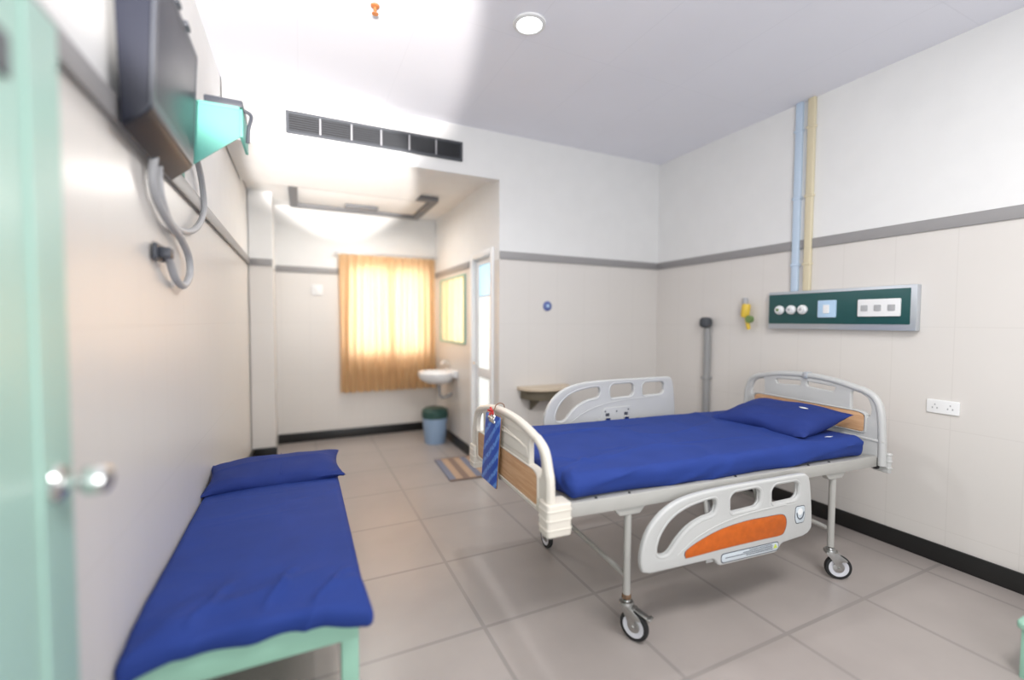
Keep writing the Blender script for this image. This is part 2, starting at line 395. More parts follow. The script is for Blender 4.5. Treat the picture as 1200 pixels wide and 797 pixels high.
# ================================================================== CLOTH HELPERS
def rbox_grid(L, W_, Hh, r, nx, ny, nz):
    """dense closed rounded box, x 0..L, y 0..W, z 0..H"""
    bm = bmesh.new()
    def face(fn, na, nb):
        g = [[bm.verts.new(fn(i/na, j/nb)) for j in range(nb+1)] for i in range(na+1)]
        for i in range(na):
            for j in range(nb): bm.faces.new((g[i][j], g[i+1][j], g[i+1][j+1], g[i][j+1]))
    face(lambda a, b: (a*L, b*W_, Hh), nx, ny); face(lambda a, b: (a*L, b*W_, 0), nx, ny)
    face(lambda a, b: (a*L, 0, b*Hh), nx, nz); face(lambda a, b: (a*L, W_, b*Hh), nx, nz)
    face(lambda a, b: (0, a*W_, b*Hh), ny, nz); face(lambda a, b: (L, a*W_, b*Hh), ny, nz)
    bmesh.ops.remove_doubles(bm, verts=bm.verts[:], dist=1e-5)
    for v in bm.verts:
        c = Vector((min(max(v.co.x, r), L-r), min(max(v.co.y, r), W_-r), min(max(v.co.z, r), Hh-r)))
        dlt = v.co - c
        if dlt.length > 1e-7:
            m_ = max(abs(dlt.x), abs(dlt.y), abs(dlt.z)); v.co = c + dlt.normalized()*min(m_, r)
    bmesh.ops.recalc_face_normals(bm, faces=bm.faces)
    return bm
def fold(p, ang, freq, sharp=3, seed=0.0, warp=.25):
    """ridged cloth crease value 0..1 along direction ang"""
    x = p.x*math.cos(ang) + p.y*math.sin(ang); y = -p.x*math.sin(ang) + p.y*math.cos(ang)
    n = noise.noise(Vector((x*1.2+seed, y*freq*.5 + warp*noise.noise(Vector((x*2, y*2, seed))), seed)))
    return (1-min(1, abs(n)*2.2))**sharp
def crease_line(p, a, b, width, amp):
    a = Vector(a); b = Vector(b); ab = b-a; q = Vector((p.x, p.y)); t = (q-a).dot(ab)/ab.length_squared
    if t < -.05 or t > 1.05: return 0
    n = Vector((-ab.y, ab.x)).normalized(); s = (q-a).dot(n) + .012*noise.noise(Vector((t*3, a.x*7, 0)))
    return amp*math.exp(-(s/width)**2)*max(0, math.sin(PI*min(1, max(0, t))))**.5

def pillow(name, L, W_, Hh, parent_label, m, seed=1.0, nx=64, ny=44, pinch=.05, droop=None):
    """pillow lying flat: x -L/2..L/2, y -W/2..W/2, open flange corners"""
    bm = bmesh.new(); rows = {}
    def prof(a, b):
        e = (max(0, 1-abs(a)**3.0))*(max(0, 1-abs(b)**2.6)); return e**.55
    for side in (1, -1):
        for i in range(nx+1):
            for j in range(ny+1):
                a = 2*i/nx-1; b = 2*j/ny-1
                edge = i in (0, nx) or j in (0, ny)
                if edge and side == -1: rows[(side, i, j)] = rows[(1, i, j)]; continue
                px = a*L/2*(1-pinch*(1-abs(b)**2)*abs(a)**3); py = b*W_/2*(1-pinch*1.2*(1-abs(a)**2)*abs(b)**3)
                hgt = Hh/2*prof(a, b)
                p = Vector((px, py, 0))
                wv = .012*noise.noise(p*6+Vector((seed, 0, side))) + .010*fold(p, .7+seed, 7, 2, seed)*prof(a, b)
                wv += .006*fold(p, 2.0+seed, 12, 3, seed+4)*prof(a, b)
                cor = (abs(a)*abs(b))**4
                wv += cor*.006*math.sin(26*(a-b)+seed*5)
                z = side*(hgt + (wv if not edge else 0)) + (0.012*math.sin(5*a+seed)*abs(b)**4 if edge or True else 0)
                rows[(side, i, j)] = bm.verts.new((px, py, z))
        for i in range(nx):
            for j in range(ny):
                bm.faces.new([rows[(side, i, j)], rows[(side, i+1, j)], rows[(side, i+1, j+1)], rows[(side, i, j+1)]])
    return bm

# ================================================================== HOSPITAL BED
BX, BY, BT, BL, BW = .978, 1.558, -.0811, 2.001, .95
ZR = .600
bed = thing('hospital_bed', 'wheeled hospital bed with cream end boards and moulded side rails', 'hospital bed', (BX, BY, 0), BT)
def bobj(name, bm, m, parent=bed, **k): return obj(name, bm, m, parent, **k)
# side beams
for v0 in (0, BW-.035):
    bm = box(-.03, BL, v0, v0+.035, ZR, ZR+.062, .004)
    bobj('side_beam', bm, 'frame')
for u0 in (-.03, BL-.03):
    bobj('end_beam', box(u0, u0+.03, .035, BW-.035, ZR+.005, ZR+.055, .004), 'frame')
bm = box(.0, BL-.03, .035, BW-.035, ZR+.045, ZR+.060, .002)
bobj('mattress_deck', bm, 'deck')
# small bolts along the near beam
for u in (.16, .33, .95, 1.46, 1.62):
    bobj('bolt', lathe([(0, .006), (.005, .005), (.007, 0), (.007, -.004)], 12, Matrix.Translation((u, .015, ZR+.062))), 'black')
# leg brackets, legs, cross bars, castors
LEG_U = (.334, 1.677); LEG_V = (.03, BW-.03)
def castor(u, v, ang, brake):
    """fork with collar; ang = rolling direction in bed coordinates"""
    T = Matrix.Translation((u, v, 0)) @ Matrix.Rotation(ang, 4, 'Z')
    R_, cx, hz = .066, .040, .066
    bm = lathe([(0, .172), (.017, .172), (.019, .166), (.030, .164), (.032, .158), (.032, .150), (.024, .146), (.0, .146)], 28)
    for s in (-1, 1):
        pl = smooth_poly([(-.026, .148), (.022, .148), (.050, .134), (.078, .112), (.070, .104), (.052, .100), (.052, .062), (.042, .052), (.032, .058), (.006, .104)], 4)
        add(bm, plate([pl], .003, .0008, 1, XZ(s*.021)))
    box(-.026, .045, -.021, .021, .140, .148, .002, bm=bm)
    add(bm, lathe([(0, -.027), (.009, -.027), (.009, .027), (0, .027)], 12, Matrix.Translation((cx, 0, hz)) @ Matrix.Rotation(PI/2, 4, 'X')))
    for q in bm.verts: q.co = T @ q.co
    c = bobj('castor', bm, 'steel')
    Wm = T @ Matrix.Translation((cx, 0, hz)) @ Matrix.Rotation(PI/2, 4, 'X')
    bobj('tyre', lathe([(.049, -.013), (.058, -.0145), (.063, -.0125), (.0665, -.006), (.067, 0), (.0665, .006), (.063, .0125), (.058, .0145), (.049, .013), (.049, -.013)], 48, Wm), 'tyre', c)
    bobj('wheel_rim', lathe([(.0, -.009), (.020, -.0125), (.030, -.009), (.038, -.0135), (.0495, -.0135), (.0495, .0135), (.038, .0135), (.030, .009), (.020, .0125), (0, .009)], 40, Wm), 'rimgrey', c)
    bobj('hub_cover', lathe([(0, -.016), (.012, -.0155), (.028, -.0125), (.029, -.010), (.029, .010), (.028, .0125), (.012, .0155), (0, .016)], 28, Wm), 'steel', c)
    if brake:
        bm = box(.020, .105, -.015, .015, .118, .124, .002, mtx=T @ Matrix.Translation((-.02, 0, .036)) @ Matrix.Rotation(.28, 4, 'Y'))
        box(.094, .110, -.020, .020, .117, .130, .003, bm=bm, mtx=T @ Matrix.Translation((-.02, 0, .036)) @ Matrix.Rotation(.28, 4, 'Y'))
        bobj('brake_pedal', bm, 'steel', c)
    return c
spec = {(0, 0): (math.radians(-62), True), (0, 1): (math.radians(-89), False), (1, 0): (math.radians(-35), False), (1, 1): (math.radians(-50), True)}
for iu, u in enumerate(LEG_U):
    for iv, v in enumerate(LEG_V):
        pl = [(-.085, 0), (.085, 0), (.052, -.036), (-.052, -.036)]
        bm = plate([fillet(pl, .006, 2)], .036, .003, 2, XZ(v, u, ZR))
        bobj('leg_bracket', bm, 'frame')
        bm = tube([(u, v, ZR-.036), (u, v, .178)], .0165, 20)
        lg = bobj('leg', bm, 'frame')
        if iu == 0 and iv == 0:
            bobj('rusty_collar', lathe([(.0168, .176), (.021, .178), (.0205, .192), (.0168, .196)], 20, Matrix.Translation((u, v, 0))), 'rust', lg)
        castor(u, v, *spec[(iu, iv)])
for u in LEG_U:
    bobj('cross_bar', tube([(u, LEG_V[0]+.012, .275), (u, LEG_V[1]-.012, .275)], .0125, 14), 'frame')
for v in LEG_V[1:]:
    pass

# ---- end boards -----------------------------------------------------
def end_board(name, u0, h, z0, side, pm, woodz, rot):
    """u0 centre plane, h top height, z0 lower edge; side -1 foot (faces -u) / +1 head"""
    uc = u0; u0 = 0.0
    w0, w1 = -.035, BW+.015; mid = (w0+w1)/2; hw = (w1-w0)/2
    def arch(inset, hh):
        a = hw - inset
        pts = []
        for t in range(0, 25):
            x = -1 + 2*t/24
            pts.append((mid + x*(a-.10), hh - .045*abs(x)**2.2))
        return pts, a
    # outer outline: side posts lean slightly inwards, broad corner, shallow arch
    top, a = arch(.035, h)
    xl = mid-hw; xr = mid+hw
    left = crom([(xl, z0), (xl+.004, z0+.15), (xl+.018, h-.16), (xl+.055, h-.085), (xl+.135, h-.045)], 8)
    left = [(p.x, p.y) for p in [Vector((q[0], q[1])) for q in left]]
    right = [(2*mid-x, z) for x, z in left][::-1]
    outer = left + [q for q in top if left[-1][0]+.01 < q[0] < right[0][0]-.01] + right
    holes = []
    for sgn in (-1, 1):
        hp = [(.075, h-.165), (.095, h-.105), (.165, h-.060), (.195, h-.075), (.195, h-.195), (.175, h-.21), (.085, h-.21)]
        hp = [(xl + x if sgn < 0 else xr - x, z) for x, z in hp]
        holes.append(fillet(hp, .02, 4))
    if side > 0:
        holes.append(fillet([(mid-.215, h-.062), (mid-.02, h-.05), (mid-.02, h-.082), (mid-.200, h-.092)], .012, 3))
        holes.append(fillet([(mid+.215, h-.062), (mid+.02, h-.05), (mid+.02, h-.082), (mid+.200, h-.092)], .012, 3))
    bd = bobj(name, plate([outer] + holes, .026, .006, 3, YZ(u0)), pm)
    bd.location = (uc, 0, 0); bd.rotation_euler = (0, 0, rot)
    # round rim tube following the outline
    path = [(u0, x, z) for x, z in outer]
    path = [(u0, mid + (x-mid)*(1-.019/hw) , z - (.012 if abs(x-mid) < hw-.13 else .006)) for (_, x, z) in path]
    bobj('top_rail', tube(path, .020, 16), pm, bd)
    # raised moulding line and wood inset with pale border
    wz0, wz1 = woodz
    ws = [(xl+.10, wz0), (xr-.10, wz0), (xr-.10, wz1-.012), (xr-.14, wz1), (xl+.14, wz1), (xl+.10, wz1-.012)]
    wi = [(mid+(x-mid)*.978, z+(.008 if z < wz0+.01 else -.008)) for x, z in ws]
    bobj('inset_border', plate([fillet(ws, .02, 3), fillet(wi, .018, 3)], .038, .004, 2, YZ(u0)), pm, bd)
    tag(bobj('wood_panel', plate([fillet([(mid+(x-mid)*.985, z) for x, z in wi], .018, 3)], .031, .001, 1, YZ(u0)), 'wood', bd), 'light brown wood inset')
    if side < 0:
        bobj('raised_rib', tube(crom([(u0-.014, mid-.26, h-.115), (u0-.016, mid-.15, h-.10), (u0-.016, mid+.15, h-.10), (u0-.014, mid+.26, h-.115)], 6), .006, 10), pm, bd)
        bobj('raised_panel', plate([fillet([(xl+.20, wz1+.02), (xr-.20, wz1+.02), (xr-.215, h-.11), (mid, h-.075), (xl+.215, h-.11)], .02, 3)], .032, .005, 2, YZ(u0)), pm, bd)
    else:
        bobj('lower_lip', box(u0-.018, u0+.018, xl+.005, xr-.005, wz0-.035, wz0-.02, .005), pm, bd)
        bm = box(u0-.026, u0+.026, mid-.03, mid+.0, h-.032, h+.012, .004)
        tag(bobj('rail_clip', bm, 'alu', bd), 'metal clip over the top of the headboard')
    # ribbed corner casings gripping the posts
    for v, o in ((xl, -1), (xr, 1)):
        if side < 0: u_in, u_out = u0+.085, u0-.028
        else: u_in, u_out = u0+.010, u0+.036
        zb, zt = (ZR-.048 if side < 0 else ZR-.030), ZR+.085
        va, vb = (v-.012, v+.075) if o < 0 else (v-.075, v+.012)
        sect = [(min(u_in, u_out), va), (max(u_in, u_out), va), (max(u_in, u_out), vb), (min(u_in, u_out), vb)]
        bm = plate([fillet(sect, .016 if side < 0 else .008, 5)], zt-zb, .005, 2, XY((zb+zt)/2))
        for k in range(3):
            z = zb + .030 + k*.038
            out_ = [(x + (.003 if x > (u_in+u_out)/2 else -.003), y + (.003 if y > (va+vb)/2 else -.003)) for x, y in sect]
            add(bm, plate([fillet(out_, .018 if side < 0 else .009, 5)], .007, .002, 2, XY(z)))
        bobj('corner_casing', bm, pm, bd)
    return bd
foot = end_board('footboard', -.073, .975, .615, -1, 'cream', (.632, .792), math.radians(2.5))
head = end_board('headboard', BL+.015, 1.085, .615, 1, 'white_plastic', (.775, .905), math.radians(-2))
tag(foot, 'cream moulded footboard'); tag(head, 'off white moulded headboard')
bobj('dark_gap_plate', box(BL-.002, BL+.024, .0, .045, ZR-.015, ZR+.05, .003), 'black')  # black plate standing in for the dark gap beside the headboard

# ---- side rails -------------------------------------------------------
def side_rail(v0, x0, z0, outsign):
    """outsign -1: outer face looks to -v"""
    topc = [(.012, .012), (.0, .05), (.004, .11), (.03, .18), (.075, .235), (.14, .28), (.22, .308), (.33, .323), (.50, .330), (.80, .333), (.965, .334),
            (1.00, .328), (1.022, .305), (1.034, .25), (1.045, .16), (1.050, .08), (1.046, .045), (1.02, .022)]
    outer = [(p.x, p.y) for p in crom([Vector((a, b, 0)) for a, b in topc], 4)]
    outer += fillet([(.99, .012), (.835, 0), (.81, -.040), (.435, -.040), (.41, 0), (.05, 0)], [0, .02, .02, .02, .02, 0], 4)
    h1 = smooth_poly([(.075, .10), (.095, .165), (.152, .230), (.235, .270), (.34, .290), (.405, .291), (.424, .262), (.418, .228), (.395, .205), (.325, .192), (.255, .162), (.20, .118), (.160, .074), (.128, .060), (.090, .068)], 4)
    h2 = fillet([(.490, .215), (.505, .193), (.67, .200), (.697, .228), (.697, .290), (.665, .310), (.515, .306), (.488, .280)], .018, 4)
    h3 = fillet([(.755, .215), (.775, .198), (.93, .202), (.957, .228), (.957, .288), (.93, .310), (.78, .309), (.752, .280)], .018, 4)
    T = XZ(v0, x0, z0)
    bd = bobj('side_rail', plate([outer, h1, h2, h3], .030, .010, 4, T), 'white_plastic')
    vf = v0 + outsign*.0145
    def on(v_off): return XZ(v0 + outsign*v_off, x0, z0)
    # swollen lips round the openings
    bm = bmesh.new()
    for hp, q_ in [(h_, q_) for h_ in (h1, h2, h3) for q_ in (-1, 1)]:
        tube([(x0+x, v0+q_*.006, z0+z) for x, z in hp], .0105, 8, True, bm)
    bobj('hand_hold_lip', bm, 'white_plastic', bd)
    # raised line over the panel, both faces
    ln = crom([(.19, .055), (.29, .115), (.42, .158), (.58, .183), (.74, .192), (.86, .194)], 6)
    bm = bmesh.new()
    for s in (-1, 1): tube([(x0+p[0], v0+s*.0145, z0+p[1]) for p in ln], .0035, 8, False, bm)
    bobj('moulded_line', bm, 'white_plastic', bd)
    op = smooth_poly([(.235, .055), (.248, .075), (.33, .108), (.45, .138), (.60, .152), (.74, .152), (.82, .150), (.852, .135), (.862, .10), (.850, .062), (.82, .045), (.70, .045), (.45, .042), (.26, .036), (.240, .042)], 4)
    bobj('panel_outline', plate([[(x*1.012-.0065, z*1.02-.0015) for x, z in op]], .002, .0004, 1, on(.0150)), 'ink', bd)
    tag(bobj('accent_panel', plate([op], .003, .0008, 1, on(.0158)), 'orange', bd), 'orange leaf shaped panel')
    # instruction label: dark outline, silver sheet, rows of tiny print, warning triangle
    bobj('label_outline', plate([rrect(.445, .815, -.028, .018, .018)], .002, .0004, 1, on(.0150)), 'ink', bd)
    tag(bobj('instruction_label', plate([rrect(.449, .811, -.024, .014, .016)], .003, .0006, 1, on(.0156)), 'label', bd), 'silver label with rows of tiny print')
    bm = bmesh.new(); rnd = random.Random(3)
    for r_ in range(4):
        x = (.62, .58, .47, .60)[r_]; z = .008 - r_*.0075
        while x < .765:
            l_ = rnd.uniform(.004, .012); add(bm, plate([[(x, z), (x+l_, z), (x+l_, z+.0035), (x, z+.0035)]], .0008, 0, 1, on(.0173))); x += l_+.0022
    bobj('label_print', bm, 'ink', bd)
    bobj('warning_triangle', plate([[(.777, -.012), (.803, -.012), (.790, .010)]], .0012, 0, 1, on(.0173)), 'warn', bd)
    # angle indicator badge
    bz = [(.925, .175), (.99, .175), (.995, .12), (.985, .085), (.93, .085), (.92, .12)]
    bobj('badge_outline', plate([fillet(bz, .012, 3)], .002, .0004, 1, on(.0150)), 'ink', bd)
    c_ = Vector((.9575, .13))
    tag(bobj('angle_badge', plate([fillet([tuple(c_+(Vector(q)-c_)*.92) for q in bz], .010, 3)], .003, .0006, 1, on(.0156)), 'label', bd), 'silver angle indicator badge')
    bm = tube([(x0+.9575+.024*math.cos(a), v0+outsign*.0172, z0+.142+.034*math.sin(a)) for a in [PI+PI*k/14 for k in range(15)]], .0028, 8)
    bobj('angle_scale', bm, 'ink', bd)
    bobj('badge_dial', lathe([(0, .001), (.017, .001), (.018, 0)], 20, on(.0165) @ Matrix.Translation((.9575, .145, 0))), 'white', bd)
    # inner mounting plate with two latches
    ins = -outsign
    def inn(v_off): return XZ(v0 + ins*v_off, x0, z0)
    pl = [(.385, -.03), (.44, .128), (.455, .138), (.66, .142), (.66, .135), (.70, -.03)]
    bobj('mounting_plate', plate([fillet(pl, .008, 3)], .008, .003, 2, inn(.0165)), 'white_plastic', bd)
    for lx in (.47, .62):
        bm = plate([rrect(lx-.018, lx+.018, .038, .075, .005)], .018, .003, 2, inn(.026))
        la = bobj('latch', bm, 'chrome', bd)
    for lx in (.47, .62): bobj('latch_slot', plate([rrect(lx-.014, lx+.016, .080, .102, .002)], .003, .0008, 1, inn(.0215)), 'darkgrey', bd)
    bobj('latch_tie', plate([rrect(.505, .59, .034, .050, .003)], .006, .001, 1, inn(.022)), 'darkgrey', bd)
    for hx, hz in ((.455, .115), (.545, .112), (.64, .120), (.662, .045)): bobj('screw', lathe([(0, .001), (.005, .001), (.006, 0)], 12, inn(.0212) @ Matrix.Translation((hx, hz, 0))), 'darkgrey', bd)
    # two hinge arms up to / down to the beam
    for ax_ in (.40, .72):
        arms = bmesh.new()
        if z0 < .5:
            tube([(x0+ax_, v0+ins*.018, z0+.12), (x0+ax_, v0+ins*.040, z0+.25), (x0+ax_, v0+ins*.055, ZR+.01)], .011, 10, False, arms)
        else:
            tube([(x0+ax_, v0+ins*.018, z0+.06), (x0+ax_, v0+ins*.030, z0-.03), (x0+ax_, v0+ins*.045, ZR+.02)], .011, 10, False, arms)
        bobj('hinge_arm', arms, 'frame', bd)
    return bd
tag(side_rail(-.052, .338, .325, -1), 'lowered side rail with orange panel, hanging below the beam')
tag(side_rail(BW+.050, .360, .695, 1), 'raised side rail on the far side of the bed')

# ---- mattress and pillow on the hospital bed ----------------------------
def hosp_mattress():
    L, Wd, Hh = 1.93, .915, .108
    bm = rbox_grid(L, Wd, Hh, .045, 150, 76, 9)
    for v in bm.verts:
        p = v.co.copy(); t = max(0, (p.z-.02)/(Hh-.02))
        d_ = .0035*noise.noise(Vector((p.x*3, p.y*3, 1))) + .0016*noise.noise(Vector((p.x*11, p.y*9, 4)))
        d_ += .009*fold(p, .25, 5, 5, 2.0) * (.4+.6*t)
        # transverse pleats and long fold lines of the sheet
        d_ += crease_line(p, (.03, .62), (.95, .70), .010, .010) + crease_line(p, (.3, .30), (1.45, .22), .012, .007)
        d_ += crease_line(p, (.72, .25), (.74, .85), .007, .005) + crease_line(p, (1.12, .30), (1.16, .86), .007, .005)
        d_ += crease_line(p, (.02, .10), (.42, .24), .012, .012) + crease_line(p, (.0, .30), (.25, .12), .012, .011)
        v.co.z += d_ * t + .004*math.sin(PI*p.x/L)*math.sin(PI*p.y/Wd)*t
        if p.y < .05:                       # the near side drapes in soft swags
            s = (1-t)
            v.co.y += -.010*t*math.sin(p.x*2.2+.4) - .012*noise.noise(Vector((p.x*4, p.z*9, 3))) - .012*fold(Vector((p.x, p.z*2.5, 0)), .35, 9, 3, 5)
            if p.z < .05: v.co.z -= .012*math.exp(-((p.x-.85)/.5)**2)*(1-t)
        if p.x < .06:                       # gathered corners at the foot
            v.co.x += -.006*fold(Vector((p.y, p.z*2, 0)), 1.2, 10, 2, 7)
            if p.y < .16:
                k = (1-p.x/.06)*(1-p.y/.16); v.co.z -= .030*k*t; v.co.x += .030*k + .012*fold(Vector((p.y*2, p.z*3, 0)), .9, 14, 2, 3)
    return bm
mt = obj('mattress', hosp_mattress(), 'sheet', None, angle=60)
mt.location = (BX, BY, 0); mt.rotation_euler = (0, 0, BT)
off = Matrix.Translation((.005, .018, ZR+.063)); mt.data.transform(off)
tag(mt, 'royal blue sheeted mattress lying on the wheeled hospital bed', 'mattress')
def mark(name, parent, u, v, z, rx=0):
    bm = plate([smooth_poly([(-.030, 0), (-.012, .006), (.004, .009), (.02, .004), (.032, 0), (.018, -.005), (-.002, -.009), (-.016, -.005)], 3)], .0016, .0003, 1)
    o = obj(name, bm, 'white', parent, loc=(u, v, z)); o.rotation_euler = (rx, 0, -.1)
    tag(o, 'small white printed mark'); return o
mark('sheet_mark', mt, 1.74, .10, ZR+.063+.109)

pw = pillow('pillow', .64, .46, .14, '', 'sheet2', 1.3, pinch=.10)
pl_ = obj('pillow', pw, 'sheet2', None, angle=60)
# long axis across the bed, head edge propped up against the headboard
Mp = Matrix.Translation((BX, BY, 0)) @ Matrix.Rotation(BT, 4, 'Z') @ Matrix.Translation((1.735, .420, ZR+.063+.105+.056)) @ Matrix.Rotation(math.radians(-11.5), 4, 'Y') @ Matrix.Rotation(math.radians(93), 4, 'Z')
pl_.matrix_world = Mp
tag(pl_, 'royal blue pillow propped against the headboard of the hospital bed', 'pillow')
mark('pillow_mark', pl_, -.155, -.03, .076, 0)

# ---- clipboard hanging on the footboard ----------------------------------
cb = thing('clipboard', 'blue streaked clipboard hanging by a string from the footboard', 'clipboard', (0, 0, 0))
cb.matrix_world = Matrix.Translation((BX, BY, 0)) @ Matrix.Rotation(BT, 4, 'Z') @ Matrix.Translation((-.055, 0, 0)) @ Matrix.Rotation(math.radians(2.5), 4, 'Z')
def cbp(bm, m, nm, parent=cb): return obj(nm, bm, m, parent)
cu0 = -.052
brd = [(.648, .939), (.438, .947), (.499, .564), (.722, .558)]
brd = [(v_, z_) for v_, z_ in brd]
b_ = cbp(plate([fillet(brd, .012, 3)], .006, .001, 1, YZ(cu0)), 'hardboard', 'backing_board')
cen = Vector((.575, .75))
sh_ = cbp(plate([fillet([tuple(cen+(Vector(q)-cen)*.985) for q in brd], .01, 3)], .003, .0005, 1, YZ(cu0-.0045)), 'clipblue', 'patterned_sheet')
tag(sh_, 'blue sheet with pale diagonal streaks')
cl = plate([fillet([(.50, .90), (.59, .90), (.58, .94), (.565, .962), (.53, .962), (.51, .94)], .01, 3)], .010, .003, 2, YZ(cu0-.009))
add(cl, plate([rrect(.503, .587, .915, .930, .004)], .016, .004, 2, YZ(cu0-.012)))
cbp(cl, 'chrome', 'clip')
bm = tube(crom([(cu0-.008, .546, .952), (-.046, .548, .972), (-.040, .549, .986), (-.018, .550, .9975), (.006, .551, .985), (.008, .550, .955), (.002, .548, .93)], 8), .0028, 8)
cbp(bm, 'string', 'string')
bm = bmesh.new()
for a in (0, 1.3, 2.4, 3.6, 4.8): tube([(cu0-.012, .535, .962), (cu0-.024-.004*math.sin(a*3), .535+.030*math.cos(a), .962+.020*math.sin(a))], .006, 8, False, bm)
tag(cbp(bm, 'red', 'ribbon_knot'), 'small red knot')

# ================================================================== COT
CX0, CX1, CY0, CY1, CZ = -.462, .162, 1.548, 3.12, .435
cot = thing('low_cot', 'low mint green steel cot beside the left wall', 'cot', (0, 0, 0))
RH = .085
obj('end_rail', box(CX0, CX1, CY0, CY0+.03, CZ-RH, CZ, .003), 'mint_steel', cot)
obj('end_rail', box(CX0, CX1, CY1-.03, CY1, CZ-RH, CZ, .003), 'mint_steel', cot)
for x in (CX0, CX1-.03): obj('side_rail', box(x, x+.03, CY0+.03, CY1-.03, CZ-RH, CZ, .003), 'mint_steel', cot)
for x in (CX0, CX1-.055):
    for y in (CY0, CY1-.05):
        lg = obj('leg', box(x, x+.055, y+.002, y+.05, 0.012, CZ-RH, .003), 'mint_steel', cot)
        obj('foot_cap', box(x-.002, x+.057, y, y+.052, 0, .02, .003), 'black', lg)
obj('deck_board', box(CX0+.03, CX1-.03, CY0+.03, CY1-.03, CZ-.02, CZ-.001), 'mint_steel', cot)
bm = lathe([(0, .004), (.004, .0035), (.006, 0)], 10, Matrix.Translation((CX1, CY0+.015, CZ-.06)) @ Matrix.Rotation(PI/2, 4, 'Y'))
obj('bolt', bm, 'rust', cot)
def cot_mattress():
    x0, x1, y0, y1 = -.476, .186, 1.500, 3.15
    L, Wd, Hh = y1-y0, x1-x0, .075
    bm = rbox_grid(L, Wd, Hh, .030, 150, 64, 8)
    for v in bm.verts:
        p = v.co.copy(); t = max(0, (p.z-.015)/(Hh-.015))   # p.x along length from the near end, p.y from the left wall
        d_ = .004*noise.noise(Vector((p.x*2.4, p.y*3, 6))) + .0012*noise.noise(Vector((p.x*12, p.y*9, 2)))
        d_ += .003*fold(p, 1.45, 4, 6, 4)
        near = math.exp(-(p.x/.22)**2)
        d_ += near*(.026*fold(p, .9, 8, 2, 3.3) + .006*noise.noise(Vector((p.x*9, p.y*13, 8))))
        d_ += crease_line(p, (.05, .36), (.28, .44), .012, .020) + crease_line(p, (.03, .16), (.24, .25), .014, .016) + crease_line(p, (.04, .50), (.20, .62), .012, .016)
        d_ += crease_line(p, (.6, .40), (1.5, .38), .006, .002) + crease_line(p, (1.1, .05), (1.12, .45), .010, .003) + crease_line(p, (.80, .05), (.84, .5), .010, .0025)
        v.co.z += d_*t + .008*math.sin(PI*p.y/Wd)*t - .010*near*t
        if p.x < .06:
            v.co.x += -.020*fold(Vector((p.y*1.5, p.z, 0)), 1.3, 9, 2, 1) - .010*noise.noise(Vector((p.y*6, p.z*8, 2)))
            v.co.z += (1-t)*(.018*noise.noise(Vector((p.y*5.0, 3, 0))))
        v.co.x += .045*(1-p.y/Wd)*max(0, 1-p.x/.8)
        # corner ears of the tucked sheet sagging over the rail
        for cy, sg in ((0, 1), (Wd, -1)):
            k = max(0, 1-math.hypot(p.x, p.y-cy)/.13)
            if k > 0 and not (cy == 0 and False):
                v.co.z -= .030*k; v.co.x -= .026*k
                if cy > 0: v.co.y += .020*k
    R = Matrix(((0, 1, 0, x0), (1, 0, 0, y0), (0, 0, 1, CZ+.002), (0, 0, 0, 1)))
    for v in bm.verts: v.co = R @ v.co
    return bm
cm = obj('mattress', cot_mattress(), 'sheet', None, angle=60)
tag(cm, 'royal blue sheeted mattress lying on the low mint cot', 'mattress')
pw = pillow('pillow', .71, .38, .115, '', 'sheet2', 4.1, pinch=.09)
pc = obj('pillow', pw, 'sheet2', None, angle=60)
pc.matrix_world = Matrix.Translation((-.138, 2.90, CZ+.112)) @ Matrix.Rotation(math.radians(2), 4, 'Z') @ Matrix.Rotation(math.radians(7), 4, 'X')
tag(pc, 'royal blue pillow at the far end of the low cot', 'pillow')
obj('seam', tube([(.02, -.15, .046), (.022, -.05, .0585), (.02, .06, .0585), (.02, .15, .046)], .0018, 6), 'sheet', pc)

# ================================================================== LEFT WALL THINGS
tv = thing('television', 'dark television seen edge on, high on the left wall', 'television', (0, 0, 0))
bm = plate([fillet([(-.448, 1.955), (-.385, 2.010), (-.375, 2.03), (-.355, 2.44), (-.42, 2.45), (-.455, 2.30)], .008, 3)], .54, .008, 3, XZ(1.875))
obj('television_shell', bm, 'tvshell', tv)
bm = plate([rrect(-.27, .27, -.215, .215, .015), rrect(-.240, .240, -.175, .185, .008)], .016, .005, 3, Matrix.Translation((-.372, 1.875, 2.235)) @ Matrix.Rotation(math.radians(3), 4, 'Y') @ YZ(0))
obj('screen_bezel', bm, 'darkgrey', tv)
obj('screen', plate([rrect(-.243, .243, -.178, .187, .004)], .010, .001, 1, Matrix.Translation((-.372, 1.875, 2.235)) @ Matrix.Rotation(math.radians(3), 4, 'Y') @ YZ(0)), 'screen', tv)
obj('wall_mount', box(XL, -.44, 1.75, 1.92, 2.12, 2.32, .003), 'black', tv)
for y in (1.80, 1.93): obj('top_lug', box(-.362, -.345, y, y+.05, 2.445, 2.462, .003), 'darkgrey', tv)

